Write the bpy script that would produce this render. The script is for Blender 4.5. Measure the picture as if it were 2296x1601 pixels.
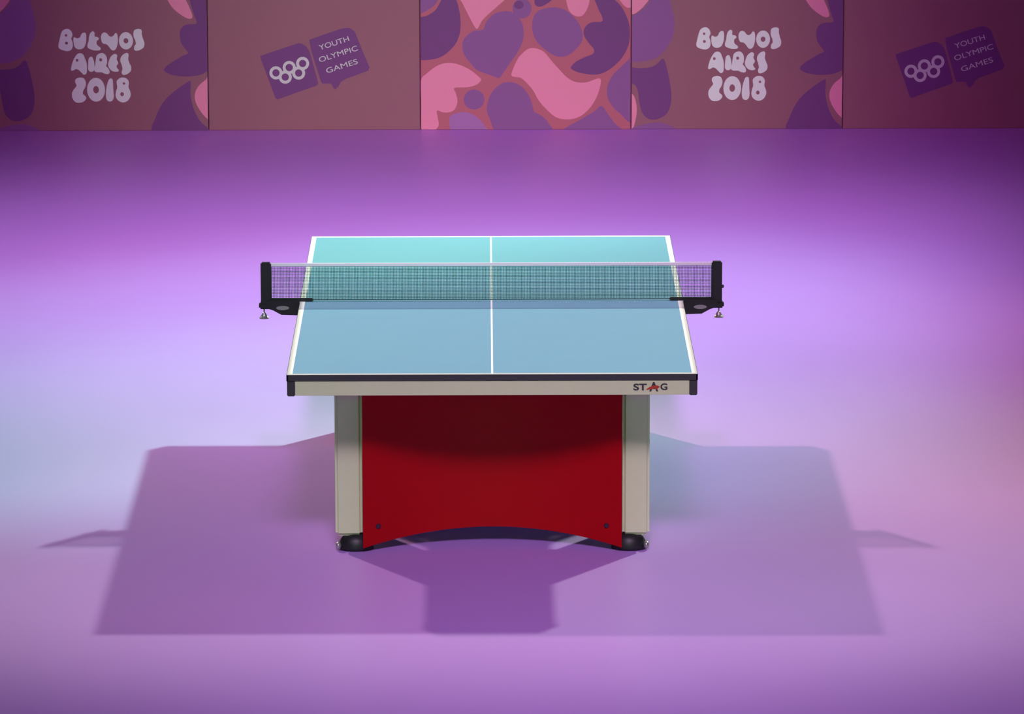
import bpy, bmesh, math, random
from mathutils import Vector, Matrix
from mathutils.geometry import tessellate_polygon

S = bpy.context.scene
C = S.collection
for o in list(bpy.data.objects):
    bpy.data.objects.remove(o)

# ------------------------------------------------------------------ camera
def look_matrix(loc, pitch, yaw, roll):
    d = Vector((math.sin(yaw) * math.cos(pitch), math.cos(yaw) * math.cos(pitch), -math.sin(pitch)))
    r = d.cross(Vector((0, 0, 1))).normalized()
    u = r.cross(d)
    r2 = r * math.cos(roll) + u * math.sin(roll)
    u2 = -r * math.sin(roll) + u * math.cos(roll)
    m = Matrix((r2, u2, -d)).transposed().to_4x4()
    m.translation = loc
    return m

cam_d = bpy.data.cameras.new('camera')
cam_d.sensor_fit = 'HORIZONTAL'
cam_d.sensor_width = 36.0
cam_d.lens = 10896.95 / 2296 * 36.0
cam_d.clip_start = 0.5
cam_d.clip_end = 200
cam = bpy.data.objects.new('camera', cam_d)
C.objects.link(cam)
cam.matrix_world = look_matrix(Vector((-0.0261, -18.9929, 4.64497)), 0.2134175, 0.0056622, -0.0016767)
S.camera = cam

# ------------------------------------------------------------------ world, exposure
S.view_settings.view_transform = 'Standard'
S.view_settings.look = 'None'
S.view_settings.exposure = 0.0
S.view_settings.gamma = 1.0
S.view_settings.use_curve_mapping = False
ONLY = None
LC = {
 'world': (0.0000, 0.0000, 0.0000),
 'key_right': (0.6087, 0.7678, 0.4822),
 'key_left': (0.4757, 0.3885, 0.3206),
 'beam_right': (0.09, 0.74, 0.39),
 'beam_left': (0.2855, 0.1518, 0.0891),
 'beam_fill': (0.3466, 0.9607, 0.3402),
 'table_fill': (0.61, 0.50, 0.55),
 'front': (0.84, 0.56, 0.93),
 'front_low': (0.0024, 0.0608, 0.0000),
 'wash_far': (1.0901, 0.8607, 1.1697),
 'fill_all': (0.8388, 0.2153, 0.8690),
 'fill_right': (0.2292, 0.0000, 0.0000),
 'fill_left': (0.0000, 0.2045, 0.1408),
 'board_wash': (0.2904, 0.5414, 0.2335),
}
w = bpy.data.worlds.new('world')
S.world = w
w.use_nodes = True
w.node_tree.nodes['Background'].inputs[0].default_value = (*LC['world'], 1)
w.node_tree.nodes['Background'].inputs[1].default_value = 1.0 if ONLY in (None, 'world') else 0.0

# ------------------------------------------------------------------ stage lamps round the arena, and fill lamps added to balance the tones
def spot(key, loc, aim, angle, blend, radius, power, cuts=()):
    """spot lamp; cuts are framing shutters, each ((floor point), (inward direction), softness in metres)"""
    if ONLY is not None and ONLY != key:
        return
    c = LC[key]
    mx = max(c)
    if mx <= 0:
        return
    loc = Vector(loc)
    l = bpy.data.lights.new(key, 'SPOT')
    l.color = tuple(v / mx for v in c)
    l.energy = power * mx
    l.spot_size = math.radians(angle)
    l.spot_blend = blend
    l.shadow_soft_size = radius
    o = bpy.data.objects.new(key, l)
    C.objects.link(o)
    o.location = loc
    q = (Vector(aim) - loc).to_track_quat('-Z', 'Y')
    o.rotation_euler = q.to_euler()
    if cuts:
        l.use_nodes = True
        nt = l.node_tree
        em = nt.nodes['Emission']
        tc = nt.nodes.new('ShaderNodeTexCoord')
        prev = None
        for pt, inward, soft in cuts:
            # plane through the lamp and a line on the floor
            pt = Vector((*pt, 0.0))
            inw = Vector((*inward, 0.0)).normalized()
            along = Vector((-inw.y, inw.x, 0.0))
            n = (pt - loc).cross(along).normalized()
            if n.dot(inw) < 0:
                n = -n
            # angular softness
            a = ((pt + inw * soft) - loc).normalized().dot(n)
            nl = q.to_matrix().transposed() @ n
            dp = nt.nodes.new('ShaderNodeVectorMath'); dp.operation = 'DOT_PRODUCT'
            nt.links.new(tc.outputs['Normal'], dp.inputs[0])
            dp.inputs[1].default_value = nl
            mr = nt.nodes.new('ShaderNodeMapRange')
            mr.interpolation_type = 'SMOOTHSTEP'
            mr.inputs['From Min'].default_value = -a
            mr.inputs['From Max'].default_value = a
            nt.links.new(dp.outputs['Value'], mr.inputs['Value'])
            if prev is None:
                prev = mr.outputs[0]
            else:
                mu = nt.nodes.new('ShaderNodeMath'); mu.operation = 'MULTIPLY'
                nt.links.new(prev, mu.inputs[0]); nt.links.new(mr.outputs[0], mu.inputs[1])
                prev = mu.outputs[0]
        nt.links.new(prev, em.inputs['Strength'])

KR, KL = (13.9, 17.6, 17.5), (-13.3, 18.4, 17.5)
spot('key_right', KR, (0.0, -1.2, 0.0), 11, 0.7, 0.42, 30000, [((0, -2.9), (0, 1), 0.6)])
spot('key_left', KL, (0.2, -1.2, 0.0), 11, 0.7, 0.42, 30000, [((0, -2.9), (0, 1), 0.6)])
spot('beam_right', KR, (-0.9, 1.6, 0.0), 15, 0.8, 0.42, 30000, [((0, -0.62), (0, 1), 0.13), ((2.1, 0), (-1, 0), 0.6)])
spot('beam_left', KL, (0.7, 1.6, 0.0), 15, 0.8, 0.42, 30000, [((0, -0.65), (0, 1), 0.25)])
spot('front', (0.3, -13.0, 9.5), (0.3, -2.0, 0.0), 24, 1.0, 2.0, 9000, [((0, -0.4), (0, -1), 0.5)])
spot('front_low', (0.0, -17.0, 4.6), (0.0, 0.0, 0.4), 26, 1.0, 0.8, 9000)
spot('wash_far', (0.0, -12.0, 14.0), (-0.5, 4.2, 0.0), 26, 0.7, 0.8, 15000, [((0, 6.6), (0, -1), 1.5), ((0, 1.9), (0, 1), 1.5), ((2.7, 0), (-1, 0), 0.7)])
spot('fill_all', (0.0, -12.0, 14.0), (0.1, 5.6, 0.0), 20, 1.0, 1.5, 15000)  # added fill, lifts the far floor and the boards
spot('fill_right', (5.0, -13.0, 13.0), (2.9, 0.6, 0.0), 14, 1.0, 1.0, 15000)  # added fill, warms the floor towards the right edge
spot('fill_left', (-5.0, -13.0, 13.0), (-1.8, 0.9, 0.0), 12, 1.0, 1.0, 15000)  # added fill, pales the floor left of the table
spot('beam_fill', KR, (-1.1, 1.5, 0.0), 8, 1.0, 0.42, 30000, [((0, -0.62), (0, 1), 0.2)])  # extra beam added beside the right key to brighten the left floor
spot('table_fill', (0.0, 1.0, 15.0), (0.0, 0.0, 0.0), 15, 0.3, 0.0, 9000, [((0.792, 0), (-1, 0), 0.01), ((-0.792, 0), (1, 0), 0.01), ((0, 0.2), (0, -1), 0.9), ((0, -1.478), (0, 1), 0.015)])  # unseen lamp added to brighten the near tabletop, trimmed to its outline
spot('board_wash', (-0.3, -9.0, 4.6), (-0.15, 8.6, 0.4), 17, 1.0, 0.6, 9000)

# ------------------------------------------------------------------ materials
def lin(c):
    return tuple((v / 12.92 if v <= 0.04045 else ((v + 0.055) / 1.055) ** 2.4) for v in [x / 255 for x in c])

def mat(name, col, rough=0.5, metal=0.0, noise=0.06, nscale=30.0, spec=0.5, coat=0.0, bump=0.0, srgb=True):
    m = bpy.data.materials.new(name)
    m.use_nodes = True
    nt = m.node_tree
    b = nt.nodes['Principled BSDF']
    c = lin(col) if srgb else col
    tc = nt.nodes.new('ShaderNodeTexCoord')
    n = nt.nodes.new('ShaderNodeTexNoise')
    n.inputs['Scale'].default_value = nscale
    n.inputs['Detail'].default_value = 4
    nt.links.new(tc.outputs['Object'], n.inputs['Vector'])
    mx = nt.nodes.new('ShaderNodeMix')
    mx.data_type = 'RGBA'
    nt.links.new(n.outputs['Fac'], mx.inputs[0])
    mx.inputs[6].default_value = (*[v * (1 - noise) for v in c], 1)
    mx.inputs[7].default_value = (*[min(1, v * (1 + noise)) for v in c], 1)
    nt.links.new(mx.outputs[2], b.inputs['Base Color'])
    b.inputs['Roughness'].default_value = rough
    b.inputs['Metallic'].default_value = metal
    b.inputs['Specular IOR Level'].default_value = spec
    b.inputs['Coat Weight'].default_value = coat
    if bump:
        bp = nt.nodes.new('ShaderNodeBump')
        bp.inputs['Strength'].default_value = bump
        bp.inputs['Distance'].default_value = 0.002
        nt.links.new(n.outputs['Fac'], bp.inputs['Height'])
        nt.links.new(bp.outputs[0], b.inputs['Normal'])
    return m

M = {}
M['floor'] = mat('violet_sports_floor', (0.58, 0.32, 0.86), 0.42, noise=0.035, nscale=1.6, spec=0.35, srgb=False)
M['hall'] = mat('dark_hall_wall', (0.02, 0.015, 0.03), 0.9, srgb=False)
M['top'] = mat('turquoise_table_surface', (0.19, 0.40, 0.56), 0.38, noise=0.03, nscale=8, spec=0.4, srgb=False)
M['white_line'] = mat('white_line_paint', (0.94, 0.94, 0.94), 0.5, noise=0.01, srgb=False)
M['rim'] = mat('dark_grey_edge', (0.055, 0.055, 0.058), 0.45, noise=0.05, srgb=False)
M['cream'] = mat('cream_lacquer', (0.82, 0.98, 0.52), 0.4, noise=0.03, srgb=False)
M['red'] = mat('red_lacquer_panel', (0.48, 0.001, 0.004), 0.45, noise=0.04, nscale=5, spec=0.2, srgb=False)
M['black'] = mat('black_plastic', (0.018, 0.018, 0.02), 0.45, noise=0.08, srgb=False)
M['silver'] = mat('silver_metal', (0.45, 0.45, 0.42), 0.35, metal=0.6, srgb=False)
M['tape'] = mat('white_net_tape', (0.95, 0.94, 0.93), 0.7, noise=0.02, srgb=False)
M['cord'] = mat('dark_net_cord', (0.06, 0.16, 0.17), 0.7, srgb=False)
M['ink'] = mat('dark_grey_ink', (0.055, 0.055, 0.06), 0.5, srgb=False)
M['swoosh'] = mat('red_orange_ink', (0.60, 0.06, 0.03), 0.5, srgb=False)
M['bolt'] = mat('dark_bolt_metal', (0.05, 0.02, 0.05), 0.4, metal=0.3, srgb=False)
M['board'] = mat('print_rose', (0.34, 0.12, 0.17), 0.6, noise=0.02, srgb=False)
M['board_red'] = mat('print_raspberry', (0.54, 0.125, 0.19), 0.6, noise=0.02, srgb=False)
M['dark_purple'] = mat('print_dark_purple', (0.195, 0.042, 0.22), 0.6, noise=0.02, srgb=False)
M['mid_purple'] = mat('print_purple', (0.29, 0.092, 0.32), 0.6, noise=0.02, srgb=False)
M['light_purple'] = mat('print_light_purple', (0.42, 0.16, 0.45), 0.6, noise=0.02, srgb=False)
M['pink'] = mat('print_pink', (0.92, 0.28, 0.45), 0.6, noise=0.02, srgb=False)
M['print_white'] = mat('print_white', (0.90, 0.93, 0.88), 0.6, noise=0.02, srgb=False)
M['print_grey'] = mat('print_lilac_grey', (0.70, 0.70, 0.68), 0.6, noise=0.02, srgb=False)
M['board_edge'] = mat('board_edge', (0.10, 0.035, 0.05), 0.6, srgb=False)

def net_material():
    m = bpy.data.materials.new('dark_net_mesh')
    m.use_nodes = True
    nt = m.node_tree
    b = nt.nodes['Principled BSDF']
    b.inputs['Base Color'].default_value = (0.05, 0.12, 0.12, 1)
    b.inputs['Roughness'].default_value = 0.8
    tc = nt.nodes.new('ShaderNodeTexCoord')
    sp = nt.nodes.new('ShaderNodeSeparateXYZ')
    nt.links.new(tc.outputs['Object'], sp.inputs[0])
    outs = []
    for ax in ('X', 'Z'):
        mu = nt.nodes.new('ShaderNodeMath'); mu.operation = 'MULTIPLY'; mu.inputs[1].default_value = 1 / 0.006
        nt.links.new(sp.outputs[ax], mu.inputs[0])
        pp = nt.nodes.new('ShaderNodeMath'); pp.operation = 'PINGPONG'; pp.inputs[1].default_value = 0.5
        nt.links.new(mu.outputs[0], pp.inputs[0])
        lt = nt.nodes.new('ShaderNodeMath'); lt.operation = 'LESS_THAN'; lt.inputs[1].default_value = 0.14
        nt.links.new(pp.outputs[0], lt.inputs[0])
        outs.append(lt)
    mm = nt.nodes.new('ShaderNodeMath'); mm.operation = 'MAXIMUM'
    nt.links.new(outs[0].outputs[0], mm.inputs[0]); nt.links.new(outs[1].outputs[0], mm.inputs[1])
    nt.links.new(mm.outputs[0], b.inputs['Alpha'])
    return m
M['net'] = net_material()

# ------------------------------------------------------------------ mesh helpers
def obj(name, bm, mats, parent=None, smooth=False):
    me = bpy.data.meshes.new(name)
    bmesh.ops.recalc_face_normals(bm, faces=bm.faces)
    bm.to_mesh(me)
    bm.free()
    if not isinstance(mats, (list, tuple)):
        mats = [mats]
    for m in mats:
        me.materials.append(m)
    if smooth:
        for p in me.polygons:
            p.use_smooth = True
    o = bpy.data.objects.new(name, me)
    C.objects.link(o)
    if parent:
        o.parent = parent
    return o

def thing(name, label, cat, loc=(0, 0, 0), group=None):
    o = bpy.data.objects.new(name, None)
    C.objects.link(o)
    o.location = loc
    o['label'] = label
    o['category'] = cat
    if group:
        o['group'] = group
    return o

def box(bm, x0, x1, y0, y1, z0, z1, bev=0.0, seg=2):
    r = bmesh.ops.create_cube(bm, size=1)
    vs = r['verts']
    for v in vs:
        v.co = Vector(((x0 + x1) / 2 + v.co.x * (x1 - x0), (y0 + y1) / 2 + v.co.y * (y1 - y0), (z0 + z1) / 2 + v.co.z * (z1 - z0)))
    if bev:
        es = {e for v in vs for e in v.link_edges}
        bmesh.ops.bevel(bm, geom=list(es), offset=bev, segments=seg, affect='EDGES', clamp_overlap=True)

def loft(bm, rings, cap=True):
    """rings: lists of equal length of points; skins them"""
    vs = [[bm.verts.new(p) for p in r] for r in rings]
    n = len(vs[0])
    for a, b in zip(vs[:-1], vs[1:]):
        for i in range(n):
            bm.faces.new((a[i], a[(i + 1) % n], b[(i + 1) % n], b[i]))
    if cap:
        bm.faces.new(vs[0][::-1])
        bm.faces.new(vs[-1])

def lathe(bm, prof, cx, cy, axis='Z', n=24):
    """prof: list of (radius, height)"""
    rings = []
    for r, h in prof:
        ring = []
        for i in range(n):
            a = 2 * math.pi * i / n
            if axis == 'Z':
                ring.append((cx[0] + r * math.cos(a), cx[1] + r * math.sin(a), cx[2] + h))
            elif axis == 'Y':
                ring.append((cx[0] + r * math.cos(a), cx[1] + h, cx[2] + r * math.sin(a)))
            else:
                ring.append((cx[0] + h, cx[1] + r * math.cos(a), cx[2] + r * math.sin(a)))
        rings.append(ring)
    loft(bm, rings)

def smooth_poly(pts, k=5):
    n = len(pts)
    out = []
    for i in range(n):
        p0, p1, p2, p3 = (Vector(pts[(i + j - 1) % n]) for j in range(4))
        for s in range(k):
            t = s / k
            out.append(0.5 * ((2 * p1) + (-p0 + p2) * t + (2 * p0 - 5 * p1 + 4 * p2 - p3) * t * t + (-p0 + 3 * p1 - 3 * p2 + p3) * t ** 3))
    return [(p.x, p.y) for p in out]

def grow(pts, d):
    """push a closed outline outwards by d"""
    n = len(pts)
    area = sum(pts[i - 1][0] * pts[i][1] - pts[i][0] * pts[i - 1][1] for i in range(n))
    sg = 1 if area > 0 else -1
    out = []
    for i in range(n):
        a, b = Vector(pts[i - 1]), Vector(pts[(i + 1) % n])
        t = b - a
        if t.length < 1e-9:
            out.append(pts[i])
            continue
        t.normalize()
        out.append((pts[i][0] + sg * t.y * d, pts[i][1] - sg * t.x * d))
    return out

def ellipse(cx, cy, rx, ry, n=28):
    return [(cx + rx * math.cos(2 * math.pi * i / n), cy + ry * math.sin(2 * math.pi * i / n)) for i in range(n)]

def slab(bm, pts, y_face, th, mi=0):
    """polygon in (x,z) as a thin slab whose front is at y_face (towards -y)"""
    q = []
    for p in pts:
        if not q or (abs(p[0] - q[-1][0]) + abs(p[1] - q[-1][1])) > 1e-5:
            q.append(p)
    if abs(q[0][0] - q[-1][0]) + abs(q[0][1] - q[-1][1]) <= 1e-5:
        q.pop()
    pts = q
    f = [bm.verts.new((p[0], y_face, p[1])) for p in pts]
    b = [bm.verts.new((p[0], y_face + th, p[1])) for p in pts]
    n = len(pts)
    for tri in tessellate_polygon([[Vector((p[0], p[1], 0)) for p in pts]]):
        for vs, rev in ((f, False), (b, True)):
            try:
                bm.faces.new([vs[i] for i in (tri[::-1] if rev else tri)]).material_index = mi
            except ValueError:
                pass
    for i in range(n):
        q = bm.faces.new((f[i], b[i], b[(i + 1) % n], f[(i + 1) % n]))
        q.material_index = mi

def ring_slab(bm, outer, inner, y_face, th, mi=0):
    n = len(outer)
    rows = []
    for pts, y in ((outer, y_face), (inner, y_face), (inner, y_face + th), (outer, y_face + th)):
        rows.append([bm.verts.new((p[0], y, p[1])) for p in pts])
    for a in range(4):
        A, B = rows[a], rows[(a + 1) % 4]
        for i in range(n):
            f = bm.faces.new((A[i], A[(i + 1) % n], B[(i + 1) % n], B[i]))
            f.material_index = mi

def text_bm(s, height, width, bold=0.0, depth=0.0004, space=1.0):
    cu = bpy.data.curves.new('txt', 'FONT')
    cu.body = s
    cu.offset = bold
    cu.space_character = space
    cu.extrude = 0.02
    o = bpy.data.objects.new('txt', cu)
    C.objects.link(o)
    dg = bpy.context.evaluated_depsgraph_get()
    me = bpy.data.meshes.new_from_object(o.evaluated_get(dg))
    bpy.data.objects.remove(o)
    bm = bmesh.new()
    bm.from_mesh(me)
    bpy.data.meshes.remove(me)
    xs = [v.co.x for v in bm.verts]
    ys = [v.co.y for v in bm.verts]
    zs = [v.co.z for v in bm.verts]
    cx, cy = (min(xs) + max(xs)) / 2, (min(ys) + max(ys)) / 2
    sx, sy = width / (max(xs) - min(xs)), height / (max(ys) - min(ys))
    sz = depth / (max(zs) - min(zs))
    for v in bm.verts:
        v.co = Vector(((v.co.x - cx) * sx, -v.co.z * sz, (v.co.y - cy) * sy))
    return bm

def place(bm, x, y, z, rot=0.0):
    R = Matrix.Rotation(rot, 4, 'Y')
    for v in bm.verts:
        v.co = R @ v.co + Vector((x, y, z))
    return bm

# ------------------------------------------------------------------ floor
bm = bmesh.new()
box(bm, -24, 24, -26, 26, -0.05, 0.0)
fl = obj('floor', bm, M['floor'])
fl['kind'] = 'structure'

# far wall of the dark hall
bm = bmesh.new()
box(bm, -24, 24, 26.0, 26.2, -0.05, 12.0)
wl = obj('wall_back', bm, M['hall'])
wl['kind'] = 'structure'

# ------------------------------------------------------------------ table
HW, HL, TZ = 0.7625, 1.37, 0.76
table = thing('table_tennis_table', 'turquoise table tennis table with white edge lines and a curved red end panel', 'table', (0, 0, 0))
bm = bmesh.new()
box(bm, -HW + 0.004, HW - 0.004, -HL + 0.004, HL - 0.004, TZ - 0.022, TZ - 0.0006, 0.001, 1)
obj('tabletop', bm, M['top'], table)
# white lines as thin paint on the top
bm = bmesh.new()
z0, z1 = TZ - 0.0005, TZ
for s in (-1, 1):
    box(bm, min(s * HW, s * (HW - 0.02)), max(s * HW, s * (HW - 0.02)), -HL, HL, z0, z1)
box(bm, -HW + 0.02, HW - 0.02, -HL, -HL + 0.02, z0, z1)
box(bm, -HW + 0.02, HW - 0.02, HL - 0.02, HL, z0, z1)
o = obj('line_marking', bm, M['white_line'], table)
o['label'] = 'white painted border line'
bm = bmesh.new()
box(bm, -0.0035, 0.0035, -HL + 0.02, HL - 0.02, z0, z1)
o = obj('line_marking', bm, M['white_line'], table)
o['label'] = 'thin white centre line'

def edge_frame():
    bm = bmesh.new()
    # dark edging round the top
    e = 0.024
    for s in (-1, 1):
        box(bm, min(s * (HW + 0.002), s * (HW - 0.006)), max(s * (HW + 0.002), s * (HW - 0.006)), -HL - 0.002, HL + 0.002, TZ - e, TZ - 0.001, 0.001, 1)
        box(bm, -HW, HW, min(s * (HL + 0.002), s * (HL - 0.006)), max(s * (HL + 0.002), s * (HL - 0.006)), TZ - e, TZ - 0.001, 0.001, 1)
    return bm
obj('edge_trim', edge_frame(), M['rim'], table)
ZB = 0.680
for sy in (-1, 1):
    bm = bmesh.new()
    box(bm, -HW + 0.03, HW - 0.03, min(sy * (HL - 0.002), sy * (HL - 0.022)), max(sy * (HL - 0.002), sy * (HL - 0.022)), ZB, TZ - 0.0245, 0.001, 1)
    ap = obj('end_apron', bm, M['cream'], table)
    ap['label'] = 'cream end rail under the tabletop'
    for sx in (-1, 1):
        bm = bmesh.new()
        box(bm, min(sx * HW, sx * (HW - 0.030)), max(sx * HW, sx * (HW - 0.030)), min(sy * (HL + 0.001), sy * (HL - 0.05)), max(sy * (HL + 0.001), sy * (HL - 0.05)), ZB - 0.002, TZ - 0.0242, 0.003, 2)
        obj('corner_bracket', bm, M['rim'], table)
    if sy == -1:
        apron = ap
for sx in (-1, 1):
    bm = bmesh.new()
    box(bm, min(sx * (HW - 0.003), sx * (HW - 0.022)), max(sx * (HW - 0.003), sx * (HW - 0.022)), -HL + 0.051, HL - 0.051, ZB + 0.004, TZ - 0.0245, 0.001, 1)
    obj('side_apron', bm, M['rim'], table)

# maker's lettering on the near rail: S T A G, the A larger with a red stroke across it
yf = -HL + 0.0012
zc = (ZB + TZ - 0.0245) / 2 + 0.002
bm = text_bm('ST', 0.026, 0.050, 0.03)
place(bm, 0.5495, yf, zc)
o = obj('lettering', bm, M['ink'], apron)
o['label'] = 'dark grey letters S T'
bm = text_bm('A', 0.036, 0.034, 0.03)
place(bm, 0.6005, yf, zc + 0.001)
o = obj('lettering', bm, M['ink'], apron)
o['label'] = 'dark grey letter A, larger than its neighbours'
bm = text_bm('G', 0.026, 0.026, 0.03)
place(bm, 0.638, yf, zc + 0.001)
o = obj('lettering', bm, M['ink'], apron)
o['label'] = 'grey letter G'
bm = bmesh.new()
pts = [(0.572, -0.010), (0.585, 0.0), (0.600, 0.0055), (0.612, 0.006), (0.622, 0.002), (0.618, -0.003), (0.611, -0.010), (0.603, -0.004), (0.592, -0.008)]
slab(bm, smooth_poly([(a, zc + b) for a, b in pts], 4), yf - 0.0010, 0.0004)
o = obj('swoosh', bm, M['swoosh'], apron)
o['label'] = 'red stroke across the letter A'

# pedestals: two cream uprights, one bowed red panel with an arched foot, black feet
PX, PY = 0.492, 1.035
BOW = 0.13
def panel_bm(sy):
    bm = bmesh.new()
    n, m = 40, 14
    th = 0.012
    def yy(t):   # t -1..1; concave seen from the table's end
        return (-1.075 + BOW * (1 - t * t))
    front, back = [], []
    for i in range(n + 1):
        t = -1 + 2 * i / n
        zb = 0.018 + 0.052 * (1 - t * t)
        fr, bk = [], []
        for j in range(m + 1):
            z = zb + (0.735 - zb) * j / m
            fr.append(bm.verts.new((t * PX, -sy * yy(t), z)))
            bk.append(bm.verts.new((t * PX, -sy * (yy(t) + th), z)))
        front.append(fr)
        back.append(bk)
    for i in range(n):
        for j in range(m):
            bm.faces.new((front[i][j], front[i + 1][j], front[i + 1][j + 1], front[i][j + 1]))
            bm.faces.new((back[i][j], back[i][j + 1], back[i + 1][j + 1], back[i + 1][j]))
        bm.faces.new((front[i][0], back[i][0], back[i + 1][0], front[i + 1][0]))
        bm.faces.new((front[i][m], front[i + 1][m], back[i + 1][m], back[i][m]))
    for i in (0, n):
        for j in range(m):
            bm.faces.new((front[i][j], front[i][j + 1], back[i][j + 1], back[i][j]))
    return bm

for sy in (-1, 1):
    pan = obj('end_panel', panel_bm(sy), M['red'], table, smooth=False)
    pan['label'] = 'bowed red panel with an arched lower edge'
    for sx in (-1, 1):
        # bolt near each lower corner
        bm = bmesh.new()
        t = 0.435 / PX
        yb = -1.075 + BOW * (1 - t * t)
        lathe(bm, [(0.001, -0.0065), (0.007, -0.006), (0.010, -0.003), (0.010, 0.002)], (sx * 0.435, yb if sy == -1 else -yb, 0.098), None, 'Y', 16)
        if sy == 1:
            for v in bm.verts:
                v.co.y = -yb - (v.co.y + yb)
        obj('bolt', bm, M['bolt'], pan)
        # cream upright
        bm = bmesh.new()
        x0, x1 = sx * 0.495, sx * 0.598
        box(bm, min(x0, x1), max(x0, x1), min(sy * PY, sy * (PY - 0.36)), max(sy * PY, sy * (PY - 0.36)), 0.056, 0.735, 0.012, 3)
        lg = obj('leg', bm, M['cream'], table)
        # black foot: low dome longer across than deep, with a silver end plug
        bm = bmesh.new()
        rings = []
        for k in range(9):
            u = k / 8
            sxx = math.cos(u * math.pi / 2 * 0.98)
            rings.append([(sx * 0.522 + 0.068 * sxx ** 0.7 * math.cos(a), sy * (PY - 0.03) + 0.052 * sxx ** 0.7 * math.sin(a), 0.001 + 0.060 * math.sin(u * math.pi / 2)) for a in [2 * math.pi * i / 28 for i in range(28)]])
        loft(bm, rings)
        ft = obj('foot', bm, M['black'], lg, smooth=True)
        bm = bmesh.new()
        lathe(bm, [(0.002, 0.0), (0.012, 0.002), (0.016, 0.010), (0.013, 0.018), (0.004, 0.022)], (sx * 0.588 - (0.012 if sx > 0 else 0.010), sy * (PY + 0.0), 0.019), None, 'X', 16)
        obj('caster', bm, M['silver'], lg, smooth=True)
# longitudinal beam below the top
bm = bmesh.new()
for sx in (-1, 1):
    box(bm, sx * 0.35 - 0.02, sx * 0.35 + 0.02, -1.30, 1.30, 0.700, 0.7375, 0.002, 1)
obj('frame', bm, M['black'], table)

# ------------------------------------------------------------------ net
NX = 0.915
net = thing('table_tennis_net', 'dark mesh net with white top tape clamped across the turquoise table', 'net', (0, 0, TZ))
bm = bmesh.new()
box(bm, -NX + 0.036, NX - 0.036, -0.0006, 0.0006, 0.004, 0.143)
o = obj('net_mesh', bm, M['net'], net)
bm = bmesh.new()
box(bm, -NX + 0.034, NX - 0.034, -0.003, 0.003, 0.1405, 0.1535, 0.001, 1)
o = obj('tape', bm, M['tape'], net)
o['label'] = 'white tape along the top of the net'
bm = bmesh.new()
lathe(bm, [(0.0018, -NX + 0.036), (0.0018, NX - 0.036)], (0, 0, 0.004), None, 'X', 8)
obj('bottom_cord', bm, M['cord'], net)
for sx in (-1, 1):
    bm = bmesh.new()
    a, b = sx * (NX + 0.004), sx * (NX - 0.038)
    box(bm, min(a, b), max(a, b), -0.016, 0.016, -0.012, 0.157, 0.005, 2)
    a, b = sx * (NX + 0.012), sx * (NX - 0.05)
    box(bm, min(a, b), max(a, b), -0.02, 0.02, -0.030, -0.004, 0.006, 2)
    if sx == 1:   # small screw head on the outer side of the right post
        lathe(bm, [(0.007, 0.0), (0.007, 0.006), (0.004, 0.009)], (NX + 0.003, 0, 0.055), None, 'X', 12)
    post = obj('post', bm, M['black'], net)
    # clamp: arm over the tabletop and housing beside it
    bm = bmesh.new()
    a, b = sx * (NX - 0.03), sx * (HW - 0.052)
    box(bm, min(a, b), max(a, b), -0.014, 0.014, 0.0004, 0.010, 0.003, 2)
    xs = [NX - 0.012, HW + 0.004]
    pts = [(sx * (HW + 0.004), 0.004), (sx * (NX - 0.02), 0.004), (sx * (NX - 0.01), -0.022), (sx * (NX - 0.045), -0.034), (sx * (HW + 0.075), -0.052), (sx * (HW + 0.012), -0.054), (sx * (HW + 0.004), -0.048)]
    if sx > 0:
        pts = pts[::-1]
    slab(bm, pts, -0.022, 0.044)
    clamp = obj('clamp', bm, M['black'], net)
    bm = bmesh.new()
    cx = sx * (NX - 0.083)
    pts = ellipse(cx, -0.024, 0.026, 0.0085, 24)
    slab(bm, pts, -0.0235, 0.0014)
    o = obj('badge', bm, M['silver'], clamp)
    o['label'] = 'small silver oval badge'
    bm = bmesh.new()
    kx = sx * (NX - 0.008)
    lathe(bm, [(0.003, -0.028), (0.003, -0.046), (0.006, -0.048), (0.013, -0.060), (0.019, -0.066), (0.019, -0.070), (0.006, -0.072)], (kx, 0, 0), None, 'Z', 20)
    o = obj('knob', bm, M['silver'], clamp, smooth=False)
    o['label'] = 'silver cone shaped clamp screw'

# ------------------------------------------------------------------ boards
BY = 8.62       # front face
BS = 1 / 391.0  # metre per traced unit across
BV = 1 / 383.0  # metre per traced unit up
ZBOT = 290.0
BH = 0.82

def fx(pts, ox, sx, oy, sy, left, scale=1.0):
    """traced points -> board-local metres (x from the board's left edge, z up)"""
    return [((ox + p[0] * sx - left) * BS * scale, (ZBOT - (oy + p[1] * sy)) * BV) for p in pts]

def clip(pts, w):
    """Sutherland-Hodgman against 0<=x<=w and 0.002<=z<=BH"""
    for ax, lim, sg in ((0, 0.0, 1), (0, w, -1), (1, 0.002, 1), (1, BH - 0.002, -1)):
        out = []
        for i in range(len(pts)):
            a, b = pts[i - 1], pts[i]
            ia, ib = (a[ax] - lim) * sg >= 0, (b[ax] - lim) * sg >= 0
            if ia != ib:
                t = (lim - a[ax]) / (b[ax] - a[ax])
                out.append((a[0] + (b[0] - a[0]) * t, a[1] + (b[1] - a[1]) * t))
            if ib:
                out.append(b)
        pts = out
        if len(pts) < 3:
            return []
    return pts

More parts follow.
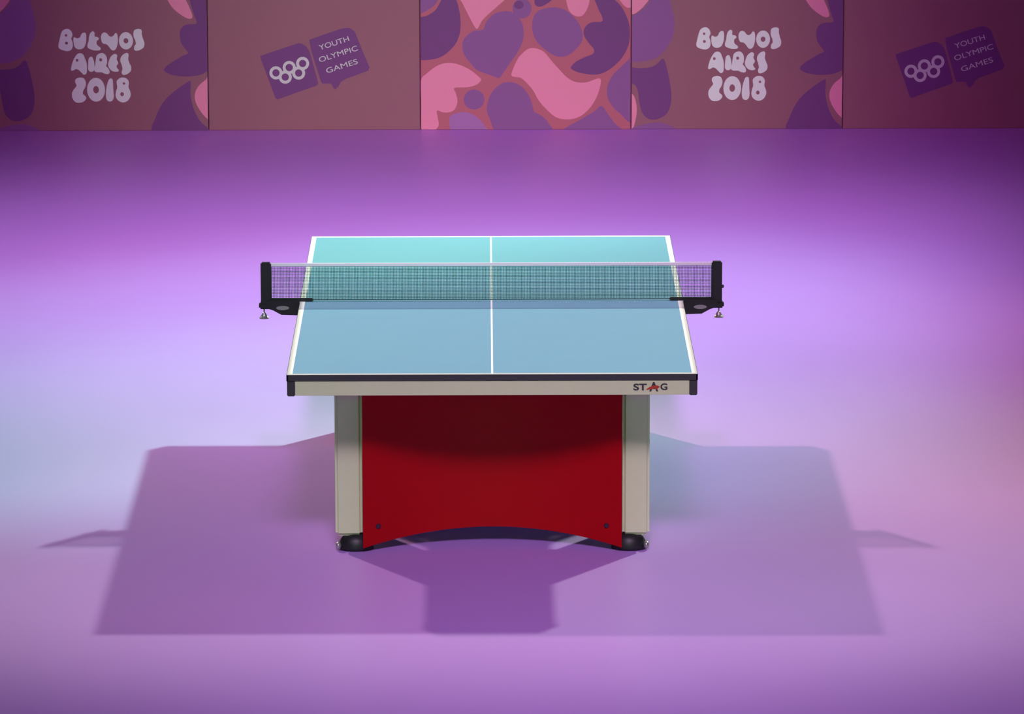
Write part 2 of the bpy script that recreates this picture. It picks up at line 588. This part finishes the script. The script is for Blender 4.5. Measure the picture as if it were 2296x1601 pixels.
MI = ['board', 'dark_purple', 'mid_purple', 'light_purple', 'pink', 'board_red', 'board_edge']
def board(name, label, group, x0, w, shapes, base='board'):
    """shapes: (material key, points in board-local metres)"""
    t = thing(name, label, 'advertising board', (x0, BY, 0), group)
    bm = bmesh.new()
    box(bm, 0.002, w - 0.002, 0.0, 0.03, 0.0, BH, 0.003, 1)
    for f in bm.faces:
        f.material_index = MI.index(base)
    lay = 0
    for k, pts in shapes:
        lay += 1
        p = clip(pts, w - 0.004)
        p = [(max(0.004, q[0]), q[1]) for q in p]
        if len(p) > 2:
            slab(bm, p, -0.0006 - 0.00002 * lay, 0.0007, MI.index(k))
    obj('panel', bm, [M[k] for k in MI], t)
    for xx in (0.12, w - 0.12):
        bm = bmesh.new()
        box(bm, xx - 0.02, xx + 0.02, 0.031, 0.34, 0.0, 0.02, 0.002, 1)
        box(bm, xx - 0.012, xx + 0.012, 0.031, 0.05, 0.02, BH - 0.05, 0.002, 1)
        obj('stand', bm, M['black'], t)
    return t

L4 = 1418.0
def A4(pts, scale=1.0):
    return fx(pts, 0, 1, 0, 1, L4, scale)
PATTERN_A = [
 ('mid_purple', [(1410, 60), (1418, 40), (1430, 33), (1445, 22), (1458, 6), (1466, -14), (1480, -40), (1496, -20), (1506, 15), (1514, 50), (1512, 75), (1505, 95), (1492, 115), (1475, 130), (1450, 138), (1418, 139), (1410, 120)]),
 ('pink', [(1412, -20), (1420, -30), (1450, -25), (1459, -4), (1448, 14), (1436, 26), (1426, 33), (1418, 33), (1412, 15)]),
 ('dark_purple', [(1400, 152), (1418, 152), (1435, 154), (1460, 152), (1475, 145), (1489, 133), (1497, 152), (1504, 185), (1508, 215), (1505, 240), (1495, 258), (1475, 268), (1458, 267), (1444, 255), (1437, 232), (1433, 205), (1427, 192), (1418, 188), (1400, 190)]),
 ('pink', [(1412, 215), (1420, 211), (1427, 222), (1431, 245), (1428, 270), (1422, 288), (1412, 290)]),
 ('mid_purple', [(1418, 292), (1440, 281), (1475, 275), (1500, 280), (1518, 292), (1470, 310)]),
 ('pink', [(1800, -25), (1830, -18), (1846, 5), (1858, 36), (1850, 42), (1834, 34), (1816, 19), (1803, -2)]),
 ('dark_purple', [(1845, -30), (1900, -30), (1910, 20), (1900, 150), (1888, 159), (1870, 167), (1840, 170), (1810, 166), (1794, 157), (1799, 147), (1815, 136), (1835, 124), (1847, 118), (1838, 105), (1831, 92), (1830, 70), (1838, 58), (1850, 54), (1867, 52), (1861, 32), (1852, 0)]),
 ('dark_purple', [(1767, 296), (1773, 262), (1790, 228), (1815, 203), (1847, 181), (1852, 184), (1851, 210), (1857, 240), (1870, 268), (1890, 296), (1830, 330)]),
 ('pink', [(1895, 172), (1884, 178), (1870, 190), (1861, 207), (1862, 227), (1873, 248), (1886, 263), (1900, 268)]),
]
LETTERS = [
 [(400, 195), (340, 230), (310, 300), (290, 380), (268, 480), (280, 530), (340, 562), (420, 577), (480, 555), (508, 500), (505, 420), (485, 362), (507, 300), (492, 240), (450, 200)],
 [(538, 345), (590, 362), (645, 345), (675, 285), (710, 262), (745, 280), (747, 400), (725, 480), (690, 530), (620, 547), (562, 520), (538, 450)],
 [(808, 330), (830, 270), (868, 240), (895, 260), (897, 325), (950, 340), (970, 370), (935, 400), (930, 460), (960, 500), (998, 530), (985, 563), (900, 567), (830, 547), (783, 520), (780, 470), (800, 400)],
 [(1018, 330), (1035, 280), (1075, 258), (1120, 280), (1150, 318), (1195, 335), (1240, 310), (1270, 270), (1297, 300), (1302, 400), (1290, 480), (1260, 550), (1215, 567), (1180, 540), (1140, 485), (1100, 455), (1050, 445), (1025, 400)],
 [(1610, 215), (1675, 198), (1722, 218), (1725, 290), (1745, 370), (1767, 440), (1757, 510), (1710, 550), (1650, 572), (1600, 562), (1602, 500), (1628, 460), (1618, 390), (1593, 330), (1590, 260)],
 [(590, 645), (640, 625), (690, 650), (720, 720), (745, 800), (748, 930), (735, 980), (700, 997), (660, 960), (610, 912), (560, 897), (520, 918), (482, 922), (490, 850), (515, 770), (550, 700)],
 [(788, 760), (800, 710), (840, 688), (865, 730), (880, 800), (880, 910), (850, 942), (810, 942), (780, 900)],
 [(940, 660), (1020, 622), (1075, 650), (1102, 700), (1105, 790), (1088, 850), (1130, 900), (1147, 960), (1120, 987), (1060, 977), (1010, 955), (920, 952), (890, 920), (905, 830), (920, 740)],
 [(1150, 760), (1180, 690), (1240, 642), (1287, 660), (1275, 730), (1302, 795), (1270, 850), (1290, 900), (1312, 930), (1270, 947), (1200, 932), (1150, 880), (1135, 820)],
 [(1360, 700), (1400, 650), (1460, 622), (1487, 650), (1478, 730), (1500, 800), (1527, 870), (1517, 940), (1450, 992), (1390, 1002), (1370, 960), (1385, 900), (1370, 820), (1350, 760)],
 [(565, 1080), (640, 1057), (700, 1080), (727, 1150), (710, 1230), (675, 1290), (672, 1350), (722, 1398), (718, 1440), (660, 1487), (560, 1492), (500, 1430), (488, 1340), (520, 1270), (572, 1200), (548, 1130)],
 [(1120, 1150), (1145, 1090), (1180, 1077), (1200, 1110), (1205, 1250), (1212, 1380), (1195, 1450), (1150, 1477), (1100, 1450), (1085, 1370), (1090, 1280), (1105, 1200)],
 [(1285, 1110), (1350, 1063), (1430, 1068), (1482, 1130), (1475, 1225), (1502, 1300), (1507, 1380), (1460, 1460), (1380, 1492), (1300, 1460), (1258, 1390), (1265, 1300), (1287, 1230), (1280, 1160)],
]
RINGS = [((1450, 402), (118, 148), (42, 46)), ((908, 1270), (152, 207), (50, 66))]
DOTS = [(400, 303, 22, 22), (405, 440, 26, 26), (585, 745, 24, 26), (1000, 738, 26, 28), (1402, 1160, 22, 22), (1365, 1350, 32, 36)]

def board_a(x0, w, label):
    sc = w / (472 * BS)
    sh = [(k, A4(smooth_poly(p, 4), sc)) for k, p in PATTERN_A]
    t = board('advertising_board', label, 'boards reading Buenos Aires 2018', x0, w, sh)
    T = lambda pts: fx(pts, 1530, 1 / 8.004, 40, 1 / 8.004, L4, sc)
    bm = bmesh.new()
    for L in LETTERS:
        slab(bm, T(grow(smooth_poly(L, 4), 6)), -0.0022, 0.0008, 0)
    for c, ro, ri in RINGS:
        ring_slab(bm, T(ellipse(*c, ro[0] + 6, ro[1] + 6)), T(ellipse(*c, *ri)), -0.0022, 0.0008, 0)
    for d in DOTS:
        slab(bm, T(ellipse(*d, n=16)), -0.0027, 0.0004, 1)
    o = obj('lettering', bm, [M['print_white'], M['board']], t)
    o['label'] = 'chunky white words BUENOS AIRES 2018'
    return t

L2 = 468.0
def board_b(x0, w, label, base='board', shift=0.0):
    t = board('advertising_board', label, 'boards with the five ring emblem', x0, w, [], base)
    T = lambda pts: fx(pts, 560 + shift, 1 / 7.623, 30, 1 / 7.623, L2)
    bm = bmesh.new()
    p = [(195, 722), (520, 615), (850, 508), (905, 515), (980, 560), (1030, 630), (1060, 720), (1125, 960), (1185, 1190), (1150, 1228), (820, 1340), (510, 1452), (478, 1462), (445, 1430), (330, 1110), (215, 800)]
    slab(bm, T(p), -0.0012, 0.0010, 0)
    o = obj('emblem', bm, M['dark_purple'], t)
    o['label'] = 'tilted purple square with five interlocked rings'
    rm = bmesh.new()
    R0, R1 = 112, 62
    for c in ((462, 1008), (690, 918), (920, 850), (620, 1080), (850, 1012)):
        ring_slab(rm, T(ellipse(*c, R0, R0)), T(ellipse(*c, R1, R1)), -0.0020 - 0.00003 * c[0] / 100, 0.0006, 0)
    q = obj('rings', rm, M['print_grey'], o)
    q['label'] = 'five pale interlocked rings'
    bm = bmesh.new()
    p = [(1038, 450), (1300, 360), (1600, 262), (1690, 250), (1745, 260), (1820, 320), (1862, 430), (1960, 680), (2062, 920), (2040, 975), (1850, 1045), (1650, 1115), (1570, 1165), (1525, 1245), (1470, 1290), (1435, 1255), (1405, 1190), (1250, 1190), (1220, 1130), (1150, 900), (1070, 640)]
    slab(bm, T(p), -0.0014, 0.0012, 0)
    o = obj('speech_bubble', bm, M['dark_purple'], t)
    o['label'] = 'tilted purple speech bubble with three lines of words'
    for s, c, wd in (('YOUTH', (1458, 508), 530), ('OLYMPIC', (1530, 690), 690), ('GAMES', (1590, 895), 560)):
        tb = text_bm(s, 88 / 7.623 * BV, wd / 7.623 * BS, 0.0, 0.0006)
        (px, pz), = T([c])
        place(tb, px, -0.0020, pz, -math.radians(17.5))
        q = obj('lettering', tb, M['print_grey'], o)
        q['label'] = 'pale word ' + s
    return t

k2 = 1 / 4.1745
CP = [
 ('mid_purple', [(150, -60), (345, -40), (330, 40), (270, 90), (190, 130), (150, 130)]),
 ('dark_purple', [(150, 165), (180, 165), (250, 150), (330, 95), (385, 0), (440, -60), (515, 0), (550, 120), (560, 240), (545, 340), (500, 430), (400, 520), (300, 555), (180, 560), (120, 500)]),
 ('pink', [(540, -60), (800, -90), (1000, -40), (900, 70), (830, 130), (760, 200), (722, 268), (695, 262), (640, 160), (580, 40)]),
 ('mid_purple', [(690, 292), (770, 280), (800, 210), (870, 140), (950, 115), (1040, 120), (1110, 180), (1145, 260), (1145, 370), (1100, 480), (1030, 580), (960, 680), (918, 732), (870, 715), (720, 660), (650, 590), (590, 510), (575, 430), (590, 370), (640, 320)]),
 ('mid_purple', ellipse(1135, 88, 88, 92)),
 ('dark_purple', ellipse(1105, 55, 45, 38)),
 ('dark_purple', [(1250, 20), (1270, -40), (1400, -60), (1420, 0), (1350, 55), (1300, 72), (1262, 60)]),
 ('mid_purple', [(1240, 170), (1290, 110), (1370, 85), (1460, 80), (1550, 110), (1640, 190), (1690, 280), (1700, 370), (1670, 430), (1600, 500), (1520, 535), (1430, 520), (1340, 460), (1270, 390), (1230, 290)]),
 ('pink', [(1550, -40), (1660, -80), (1760, -30), (1752, 70), (1705, 148), (1650, 162), (1590, 130), (1560, 70)]),
 ('dark_purple', [(1800, -60), (1900, -90), (1990, 0), (2060, 70), (2110, 160), (2140, 260), (2140, 380), (2110, 480), (2050, 570), (1960, 650), (1880, 690), (1800, 702), (1680, 685), (1610, 658), (1592, 630), (1640, 580), (1720, 540), (1798, 508), (1805, 465), (1760, 410), (1715, 340), (1715, 280), (1750, 235), (1800, 215), (1882, 210), (1880, 160), (1845, 90)]),
 ('pink', [(2030, -40), (2200, -60), (2200, 60), (2140, 82), (2105, 76), (2060, 30)]),
 ('pink', [(180, 760), (250, 680), (340, 615), (440, 588), (540, 605), (640, 650), (725, 715), (748, 752), (700, 795), (620, 815), (500, 822), (512, 870), (528, 950), (500, 1020), (450, 1048), (390, 1048), (335, 1032), (342, 1100), (350, 1165), (315, 1210), (230, 1222), (185, 1190), (160, 1000)]),
 ('mid_purple', ellipse(683, 930, 97, 92)),
 ('light_purple', [(450, 1110), (480, 1070), (560, 1048), (640, 1055), (720, 1100), (780, 1170), (810, 1240), (640, 1300), (480, 1240)]),
 ('mid_purple', [(803, 1000), (830, 900), (880, 830), (960, 775), (1060, 775), (1140, 820), (1200, 900), (1235, 1000), (1248, 1045), (1320, 1085), (1380, 1150), (1415, 1240), (1150, 1300), (900, 1240), (835, 1120), (808, 1060)]),
 ('pink', [(1038, 712), (1045, 660), (1090, 560), (1140, 500), (1200, 458), (1270, 458), (1340, 490), (1400, 560), (1480, 650), (1560, 730), (1640, 770), (1740, 772), (1865, 738), (1855, 850), (1800, 970), (1720, 1060), (1640, 1105), (1540, 1117), (1450, 1095), (1370, 1030), (1290, 940), (1240, 850), (1180, 780), (1120, 730)]),
 ('mid_purple', [(1510, 1235), (1680, 1120), (1800, 1050), (1878, 992), (1935, 1062), (2000, 1150), (2070, 1240), (1800, 1300)]),
 ('mid_purple', [(2180, 1120), (2050, 1060), (1970, 980), (1930, 890), (1940, 790), (1990, 700), (2060, 630), (2130, 565), (2200, 520)]),
]
CURVE_K = 4
def board_c(x0, w, label):
    sh = [(k, fx(smooth_poly(p, 4), 900, k2, 0, k2, 943)) for k, p in CP]
    return board('advertising_board', label, None, x0, w, sh, 'board_red')

# seams between the boards (world x)
SX = [-2.844, -1.612, -0.394, 0.817, 2.034, 3.250]
board_a(SX[0], SX[1] - SX[0], 'pink board reading Buenos Aires 2018, at the far left of the row')
board_b(SX[1], SX[2] - SX[1], 'pink board with purple ring emblem, between white lettering and blob pattern', 'board')
board_c(SX[2], SX[3] - SX[2], 'raspberry board covered all over in purple and pink blobs, behind the table')
board_a(SX[3], SX[4] - SX[3], 'pink board reading Buenos Aires 2018, just right of the blob patterned board')
board_b(SX[4], SX[5] - SX[4], 'pink board with purple ring emblem, at the far right of the row', 'board')
